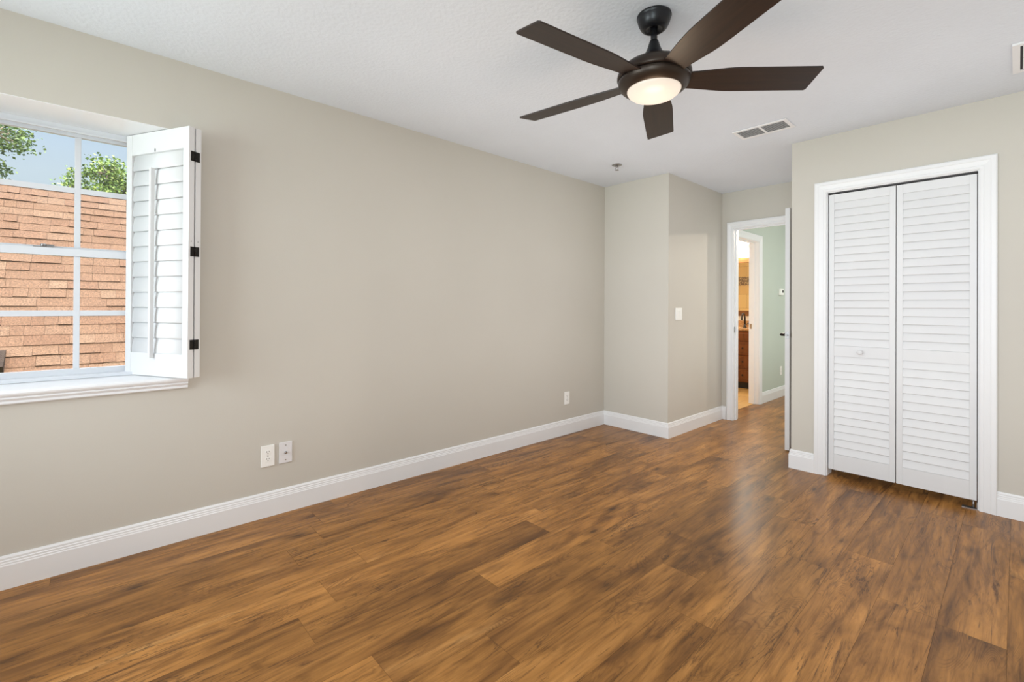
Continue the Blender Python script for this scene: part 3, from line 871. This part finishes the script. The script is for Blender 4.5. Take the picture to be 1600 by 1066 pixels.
# ------------------------------------------------------------------ ceiling fan
FX, FY = 1.837, 1.772
fan = thing('ceiling_fan', 'dark bronze five-blade ceiling fan with a lit frosted bowl', 'ceiling fan', (FX, FY, H))
fc = (FX, FY, 0)
mb = MB(); mb.lathe([(0.070, 2.4398), (0.0715, 2.435), (0.0715, 2.431), (0.0695, 2.4295), (0.069, 2.425), (0.064, 2.406), (0.055, 2.388), (0.048, 2.381), (0.041, 2.378), (0.037, 2.3775), (0.031, 2.379), (0.026, 2.383), (0.016, 2.386)], fc, 'z', 48)
mb.build('canopy', M['fan_black'], fan)
mb = MB(); mb.lathe([(0.0135, 2.39), (0.0135, 2.30)], fc, 'z', 24); mb.build('downrod', M['fan_black'], fan)
mb = MB(); mb.lathe([(0.014, 2.334), (0.018, 2.331), (0.021, 2.322), (0.027, 2.302), (0.037, 2.280), (0.049, 2.262), (0.062, 2.249), (0.066, 2.245)], fc, 'z', 36); mb.build('coupling_cover', M['fan_black'], fan)
mb = MB(); mb.lathe([(0.050, 2.247), (0.068, 2.246), (0.096, 2.237), (0.126, 2.222), (0.146, 2.203), (0.1525, 2.186), (0.153, 2.176), (0.150, 2.170), (0.147, 2.168)], fc, 'z', 56); mb.build('motor_housing', M['fan_metal'], fan)
mb = MB(); mb.lathe([(0.1435, 2.1685), (0.1435, 2.165), (0.148, 2.163), (0.1475, 2.154), (0.142, 2.140), (0.130, 2.128), (0.117, 2.1215), (0.113, 2.120), (0.110, 2.123)], fc, 'z', 56); mb.build('light_ring', M['fan_metal'], fan)
mb = MB(); mb.lathe([(0.1105, 2.1225), (0.1105, 2.119), (0.106, 2.110), (0.094, 2.100), (0.075, 2.092), (0.050, 2.087), (0.024, 2.0845), (0.001, 2.084)], fc, 'z', 48); o = mb.build('light_bowl', M['bowl'], fan); o['label'] = 'lit frosted glass bowl'
pl = bpy.data.lights.new('bulb', 'POINT'); pl.energy = 2.0; pl.color = (1.0, 0.78, 0.56); pl.shadow_soft_size = 0.08
po = bpy.data.objects.new('bulb', pl); COL.objects.link(po); po.parent = fan; po.location = (0, 0, 1.93 - H)

blade_me = None
BT = 0.006
def blade_mesh():
    b = MB()
    r0, r1, wt_, wr = 0.112, 0.667, 0.142, 0.096
    up_, lo_ = [], []
    pts = []
    n = 16
    for i in range(n + 1):
        t = i / n
        r = r0 + (r1 - r0) * t
        k = min(1, t / 0.42); k = k * k * (3 - 2 * k)
        w = wr + (wt_ - wr) * k
        pts.append((r, w / 2))
    outline = [(r, h) for r, h in pts]
    cr = 0.006
    tip = [(r1 - 0.0, wt_ / 2 - cr), (r1, -(wt_ / 2 - cr))]
    outline[-1] = (r1 - cr, wt_ / 2)
    low = [(r, -h) for r, h in pts][::-1]
    low[0] = (r1 - cr, -wt_ / 2)
    poly = [(x_, y_, -BT / 2) for x_, y_ in outline + tip + low]
    b.prism(poly, (0, 0, BT))
    return b
blades = []
for k in range(5):
    a = math.radians(45.4 + 72 * k)
    if k == 0:
        o = blade_mesh().build('fan_blade', M['blade'], fan, world=False)
    else:
        o = blades[0].copy(); COL.objects.link(o); o.parent = fan
    # pitch about the blade axis, then turn to its place
    m = Matrix.Translation((0, 0, 2.164 - H)) @ Matrix.Rotation(a, 4, 'Z') @ Matrix.Rotation(math.radians(-12), 4, 'X')
    o.matrix_local = m
    blades.append(o)

# ------------------------------------------------------------------ hall and bathroom things
HX, HLY = 1.62, 7.35
t = thing('hall_ceiling_light', 'white ceiling spotlight in the hall behind the open door', 'ceiling light', (HX, HLY, H))
mb = MB(); mb.lathe([(0.06, 2.4397), (0.06, 2.425), (0.012, 2.42), (0.012, 2.40)], (HX, HLY, 0), 'z', 28); mb.build('fitting', M['steel'], t)
h_aim = (Vector((1.45, 3.35, 0.4)) - Vector((HX, HLY, 2.37))).normalized()
mb = MB(); q0 = Vector((HX, HLY, 2.375)); mb.tube([q0 - h_aim * 0.05, q0 - h_aim * 0.045, q0 + h_aim * 0.05], [0.03, 0.045, 0.05], 24); mb.build('lamp_head', M['vent'], t)
sl = bpy.data.lights.new('bulb', 'SPOT'); sl.energy = 270; sl.color = (1.0, 0.86, 0.68); sl.spot_size = math.radians(62); sl.spot_blend = 1.0; sl.shadow_soft_size = 0.05
so = bpy.data.objects.new('bulb', sl); COL.objects.link(so); so.parent = t
so.location = q0 + h_aim * 0.056 - Vector((HX, HLY, H)); so.rotation_euler = h_aim.to_track_quat('-Z', 'Y').to_euler()

t = thing('hall_fill_dome', 'added frosted dome on the hall ceiling, out of sight, brightening the green wall', 'ceiling light', (2.25, 6.5, H))
mb = MB(); mb.lathe([(0.12, 2.4397), (0.12, 2.425), (0.11, 2.42)], (2.25, 6.5, 0), 'z', 28); mb.build('fitting', M['steel'], t)
mb = MB(); mb.lathe([(0.112, 2.421), (0.105, 2.39), (0.07, 2.355), (0.001, 2.345)], (2.25, 6.5, 0), 'z', 28); mb.build('dome', M['hall_fill_lit'], t)  # unseen lamp added to lift the green hall wall

# vanity
VX0, VX1 = -0.85, T0 - 0.004
VF, VB = 7.19, BW - 0.002
t = thing('bathroom_vanity', 'reddish wooden vanity cabinet seen through the bathroom doorway', 'vanity', ((VX0 + VX1) / 2, VF, 0.002))
mb = MB(); mb.box((VX0, VF, 0.10), (VX1, VB, 0.866)); mb.build('body', M['cherry'], t)
mb = MB(); mb.box((VX0 + 0.03, VF + 0.06, 0.002), (VX1 - 0.03, VB - 0.02, 0.10)); o = mb.build('toe_kick', M['slot'], t)
def front(name, xa, xb, za, zb, door_):
    mb = MB(); mb.box((xa, VF - 0.018, za), (xb, VF - 0.0003, zb), 0.003)
    b = 0.03 if not door_ else 0.045
    mb.box((xa + b, VF - 0.026, za + b), (xb - b, VF - 0.018, zb - b), 0.007)
    o = mb.build(name, M['cherry'], t)
    k = MB(); kx = (xa + xb) / 2 if not door_ else xb - 0.025
    k.lathe([(0.006, -0.018), (0.006, -0.030), (0.014, -0.036), (0.012, -0.044), (0.0, -0.046)], (kx, VF - 0.006, (za + zb) / 2), 'y', 14, cap=False)
    k.build('knob', M['bronze'], o)
front('drawer', -0.80, -0.03, 0.72, 0.855, False); front('drawer', 0.0, 0.56, 0.72, 0.855, False)
front('door', -0.80, -0.425, 0.12, 0.70, True); front('door', -0.41, -0.03, 0.12, 0.70, True)
for za, zb in ((0.12, 0.30), (0.315, 0.495), (0.51, 0.70)):
    front('drawer', 0.0, 0.27, za, zb, False)
front('door', 0.285, 0.56, 0.12, 0.70, True)
mb = MB(); mb.box((VX0 - 0.01, VF - 0.03, 0.866), (VX1, VB, 0.898), 0.004); mb.box((VX0 - 0.01, VB - 0.022, 0.898), (VX1, VB, 1.0), 0.003)
o = mb.build('countertop', M['granite'], t); o['label'] = 'tan granite top with backsplash'
# faucet
fx, fy = 0.012, 7.56
t = thing('faucet', 'dark bronze gooseneck faucet on the granite vanity top', 'faucet', (fx, fy, 0.898))
mb = MB(); mb.lathe([(0.028, 0.8985), (0.028, 0.905), (0.020, 0.915), (0.016, 0.95)], (fx, fy, 0), 'z', 20); mb.build('base', M['bronze'], t)
mb = MB()
pts = [(fx, fy, 0.94), (fx, fy, 1.05)]
for i in range(1, 9):
    a = PI * i / 8
    pts.append((fx, fy - 0.058 + 0.058 * math.cos(a), 1.05 + 0.068 * math.sin(a)))
pts.append((fx, fy - 0.116, 1.015))
mb.tube(pts, [0.016, 0.013] + [0.012] * 8 + [0.015], 12); mb.build('spout', M['bronze'], t)
mb = MB(); mb.tube([(fx + 0.012, fy, 0.945), (fx + 0.05, fy + 0.0, 0.965), (fx + 0.085, fy, 0.985)], [0.008, 0.007, 0.008], 10); mb.build('handle', M['bronze'], t)
# framed mirror
t = thing('wall_mirror', 'brown framed mirror above the vanity reflecting tan tile', 'mirror', (-0.12, BW, 1.09))
mb = MB(); ring_z = (1.075, 2.02)
for a, b in (((-0.80, 1.075), (0.56, 1.16)), ((-0.80, 1.935), (0.56, 2.02)), ((-0.80, 1.16), (-0.72, 1.935)), ((0.48, 1.16), (0.56, 1.935))):
    mb.box((a[0], BW - 0.028, a[1]), (b[0], BW - 0.0004, b[1]), 0.004)
mb.build('mirror_frame', M['cherry_dark'], t)
mb = MB(); mb.box((-0.722, BW - 0.010, 1.158), (0.482, BW - 0.006, 1.937)); mb.build('mirror_glass', M['mirror'], t)
# vanity light
t = thing('vanity_light', 'bright frosted bar light above the bathroom mirror', 'wall light', (-0.14, BW, 2.2))
mb = MB(); mb.box((-0.55, BW - 0.03, 2.17), (0.27, BW - 0.0004, 2.23), 0.004); mb.build('back_plate', M['bronze'], t)
for xx in (-0.42, -0.14, 0.14):
    mb = MB(); mb.lathe([(0.03, 2.28), (0.05, 2.26), (0.072, 2.20), (0.078, 2.13), (0.074, 2.12), (0.001, 2.118)], (xx, BW - 0.125, 0), 'z', 24); s = mb.build('glass_shade', M['shade_lit'], t)
    mb = MB(); mb.tube([(xx, BW - 0.03, 2.20), (xx, BW - 0.075, 2.22)], 0.009, 8); mb.build('arm', M['bronze'], t)

# ------------------------------------------------------------------ outside: neighbouring house and trees
TH = math.radians(48.18); EXP = 0.143
RX, RZ = -6.179, 2.776
du = Vector((math.cos(TH), 0, -math.sin(TH))); dn = Vector((math.sin(TH), 0, math.cos(TH)))
house = thing('house', 'neighbouring house with a tan shingle roof outside the window', 'house', (-7.5, 0, -2.9))
random.seed(11)
mb = MB()
Y0, Y1 = -4.2, 4.2
for side in (1, -1):
    dus = Vector((side * du.x, 0, du.z)); dns = Vector((side * dn.x, 0, dn.z))
    org = Vector((RX - (0 if side == 1 else 0.20), 0, RZ))
    rows = range(0, 27) if side == 1 else range(0, 12)
    for k in rows:
        y = Y0 - random.random() * 0.2
        e1 = EXP if side == 1 else 0.30
        while y < Y1:
            w = random.choice((0.11, 0.16, 0.21, 0.26, 0.33)) * random.uniform(0.9, 1.1) if side == 1 else 0.6
            th = random.choice((0.005, 0.006, 0.012, 0.014))
            jit = random.uniform(-0.003, 0.003)
            p = lambda u, v, h: org + dus * u + Vector((0, v, 0)) + dns * h
            u0, u1 = (k - 1) * e1 - 0.004, k * e1 + jit
            if k == 0: u0 = -0.06
            vts = [mb.bm.verts.new(q) for q in (p(u0, y + 0.001, 0.0), p(u0, y + w - 0.001, 0.0), p(u1, y + w - 0.001, th), p(u1, y + 0.001, th), p(u1, y + 0.001, -0.01), p(u1, y + w - 0.001, -0.01), p(u0, y + 0.001, -0.01), p(u0, y + w - 0.001, -0.01))]
            mb.mat = 0; mb._f([vts[i] for i in (0, 1, 2, 3)])
            mb.mat = 1; mb._f([vts[i] for i in (3, 2, 5, 4)]); mb._f([vts[i] for i in (0, 3, 4, 6)]); mb._f([vts[i] for i in (1, 7, 5, 2)])
            y += w
roof = mb.build('roof', [M['shingle'], M['shingle_edge']], house)
mb = MB()
y = Y0
while y < Y1:
    mb.prism([(RX - 0.20, y, RZ - 0.06), (RX - 0.10, y, RZ + 0.035), (RX + 0.0, y, RZ - 0.06), (RX + 0.0, y, RZ - 0.05), (RX - 0.10, y, RZ + 0.050), (RX - 0.20, y, RZ - 0.05)], (0, 0.19, 0))
    y += 0.2
mb.build('ridge_cap', M['shingle'], house)
mb = MB()
ex = RX + 26 * EXP * du.x; ez = RZ + 26 * EXP * du.z
mb.box((ex - 0.02, Y0 + 0.1, ez - 0.20), (ex + 0.01, Y1 - 0.1, ez - 0.02)); mb.build('fascia', M['trim'], house)
mb = MB(); mb.box((RX - 2.3, Y0 + 0.3, -2.9), (ex - 0.35, Y1 - 0.3, ez - 0.05))
mb.prism([(RX - 0.1, Y0 + 0.3, RZ - 0.14), (ex - 0.35, Y0 + 0.3, ez - 0.05 + 0.3), (ex - 0.35, Y0 + 0.3, ez - 0.05), (RX - 2.3, Y0 + 0.3, ez - 0.05), (RX - 2.3, Y0 + 0.3, ez + 0.15)], (0, Y1 - Y0 - 0.6, 0))
mb.build('wall', M['stucco'], house)
kv = 20.3
vp = Vector((RX, 0, RZ)) + du * (kv * EXP)
mb = MB()
va = -0.62
P_ = lambda u, v, h: vp + du * u + Vector((0, v, 0)) + dn * h
for v0, v1 in ((va - 0.30, va),):
    bq = [P_(-0.14, v0, 0.0), P_(0.16, v0, 0.0), P_(0.16, v0, 0.11), P_(-0.10, v0, 0.04)]
    mb.prism(bq, (0, v1 - v0, 0))
mb.build('roof_vent', M['vent_metal'], house)

mb = MB(); mb.box((-45, -45, -3.1), (60, 50, -2.9))
tag(mb.build('ground_lawn', M['grass'], None), 'lawn between the houses below the window', 'ground', 'structure')

def tree(name, label, base, trunk_h, lobes, leafs, mat, seed, size=(0.035, 0.06), spread=1.0):
    rg = random.Random(seed)
    t = thing(name, label, 'tree', base, 0, None, 'trees beyond the neighbouring roof')
    bx, by, bz = base
    mb = MB()
    top = Vector((bx, by, bz + trunk_h))
    mb.tube([(bx, by, bz), (bx + 0.05, by - 0.04, bz + trunk_h * 0.5), top], [0.17, 0.13, 0.10], 10)
    tr = mb.build('trunk', M['bark'], t)
    br = MB(); lf = MB()
    for (cx, cy, cz, rx, ry, rz, n) in lobes:
        c = Vector((cx, cy, cz))
        mid = top.lerp(c, 0.55) + Vector((rg.uniform(-.15, .15), rg.uniform(-.15, .15), 0.12))
        br.tube([top - Vector((0, 0, 0.25)), mid, c], [0.06, 0.035, 0.014], 8)
        tips = []
        for i in range(n):
            th = rg.uniform(0, 2 * PI); ph = math.acos(rg.uniform(-1, 1)); rr = rg.uniform(0.35, 1.0) ** 0.6
            q = c + Vector((rx * rr * math.sin(ph) * math.cos(th), ry * rr * math.sin(ph) * math.sin(th), rz * rr * math.cos(ph)))
            tips.append(q)
            m2 = c.lerp(q, 0.5) + Vector((rg.uniform(-.05, .05), rg.uniform(-.05, .05), rg.uniform(-.03, .06)))
            br.tube([c, m2, q], [0.012, 0.008, 0.004], 5)
        for q in tips:
            for _ in range(leafs):
                d = Vector((rg.gauss(0, 1), rg.gauss(0, 1), rg.gauss(0, 0.8))) * 0.085 * spread
                p = q + d
                a = Vector((rg.gauss(0, 1), rg.gauss(0, 1), rg.gauss(0, 0.7))).normalized()
                b = a.cross(Vector((rg.gauss(0, 1), rg.gauss(0, 1), rg.gauss(0, 1)))).normalized()
                n_ = a.cross(b)
                s = rg.uniform(*size); w = s * 0.42
                v = [lf.bm.verts.new(x_) for x_ in (p, p + a * s * 0.45 + b * w + n_ * w * 0.25, p + a * s, p + a * s * 0.45 - b * w + n_ * w * 0.25)]
                lf._f([v[0], v[1], v[2]]); lf._f([v[0], v[2], v[3]])
    br.build('branches', M['bark'], t)
    f = lf.build('foliage', mat, t)
    f['kind'] = 'stuff'
    return t
tree('oak_tree', 'leafy tree reaching in from the left side of the window', (-10.4, -2.9, -2.9), 6.2,
     [(-10.2, -1.30, 4.45, 0.5, 0.50, 0.42, 50), (-10.3, -1.62, 3.85, 0.5, 0.50, 0.36, 40), (-10.4, -2.3, 5.0, 0.9, 0.8, 0.6, 26), (-10.5, -3.6, 4.6, 0.9, 0.9, 0.7, 22)], 34, M['leaf_dark'], 3, (0.045, 0.075))
tree('elm_tree', 'bright green tree standing behind the roof right of the window bar', (-11.8, 1.6, -2.9), 5.7,
     [(-11.4, 0.34, 4.25, 0.45, 0.42, 0.34, 34), (-11.4, 0.62, 3.75, 0.5, 0.5, 0.46, 50), (-11.4, 0.12, 3.55, 0.5, 0.36, 0.38, 44), (-11.4, -0.24, 3.75, 0.35, 0.16, 0.42, 18), (-11.6, 1.4, 4.2, 0.9, 0.8, 0.7, 24), (-11.8, 2.3, 3.9, 0.9, 0.8, 0.7, 18)], 34, M['leaf'], 8, (0.045, 0.075))
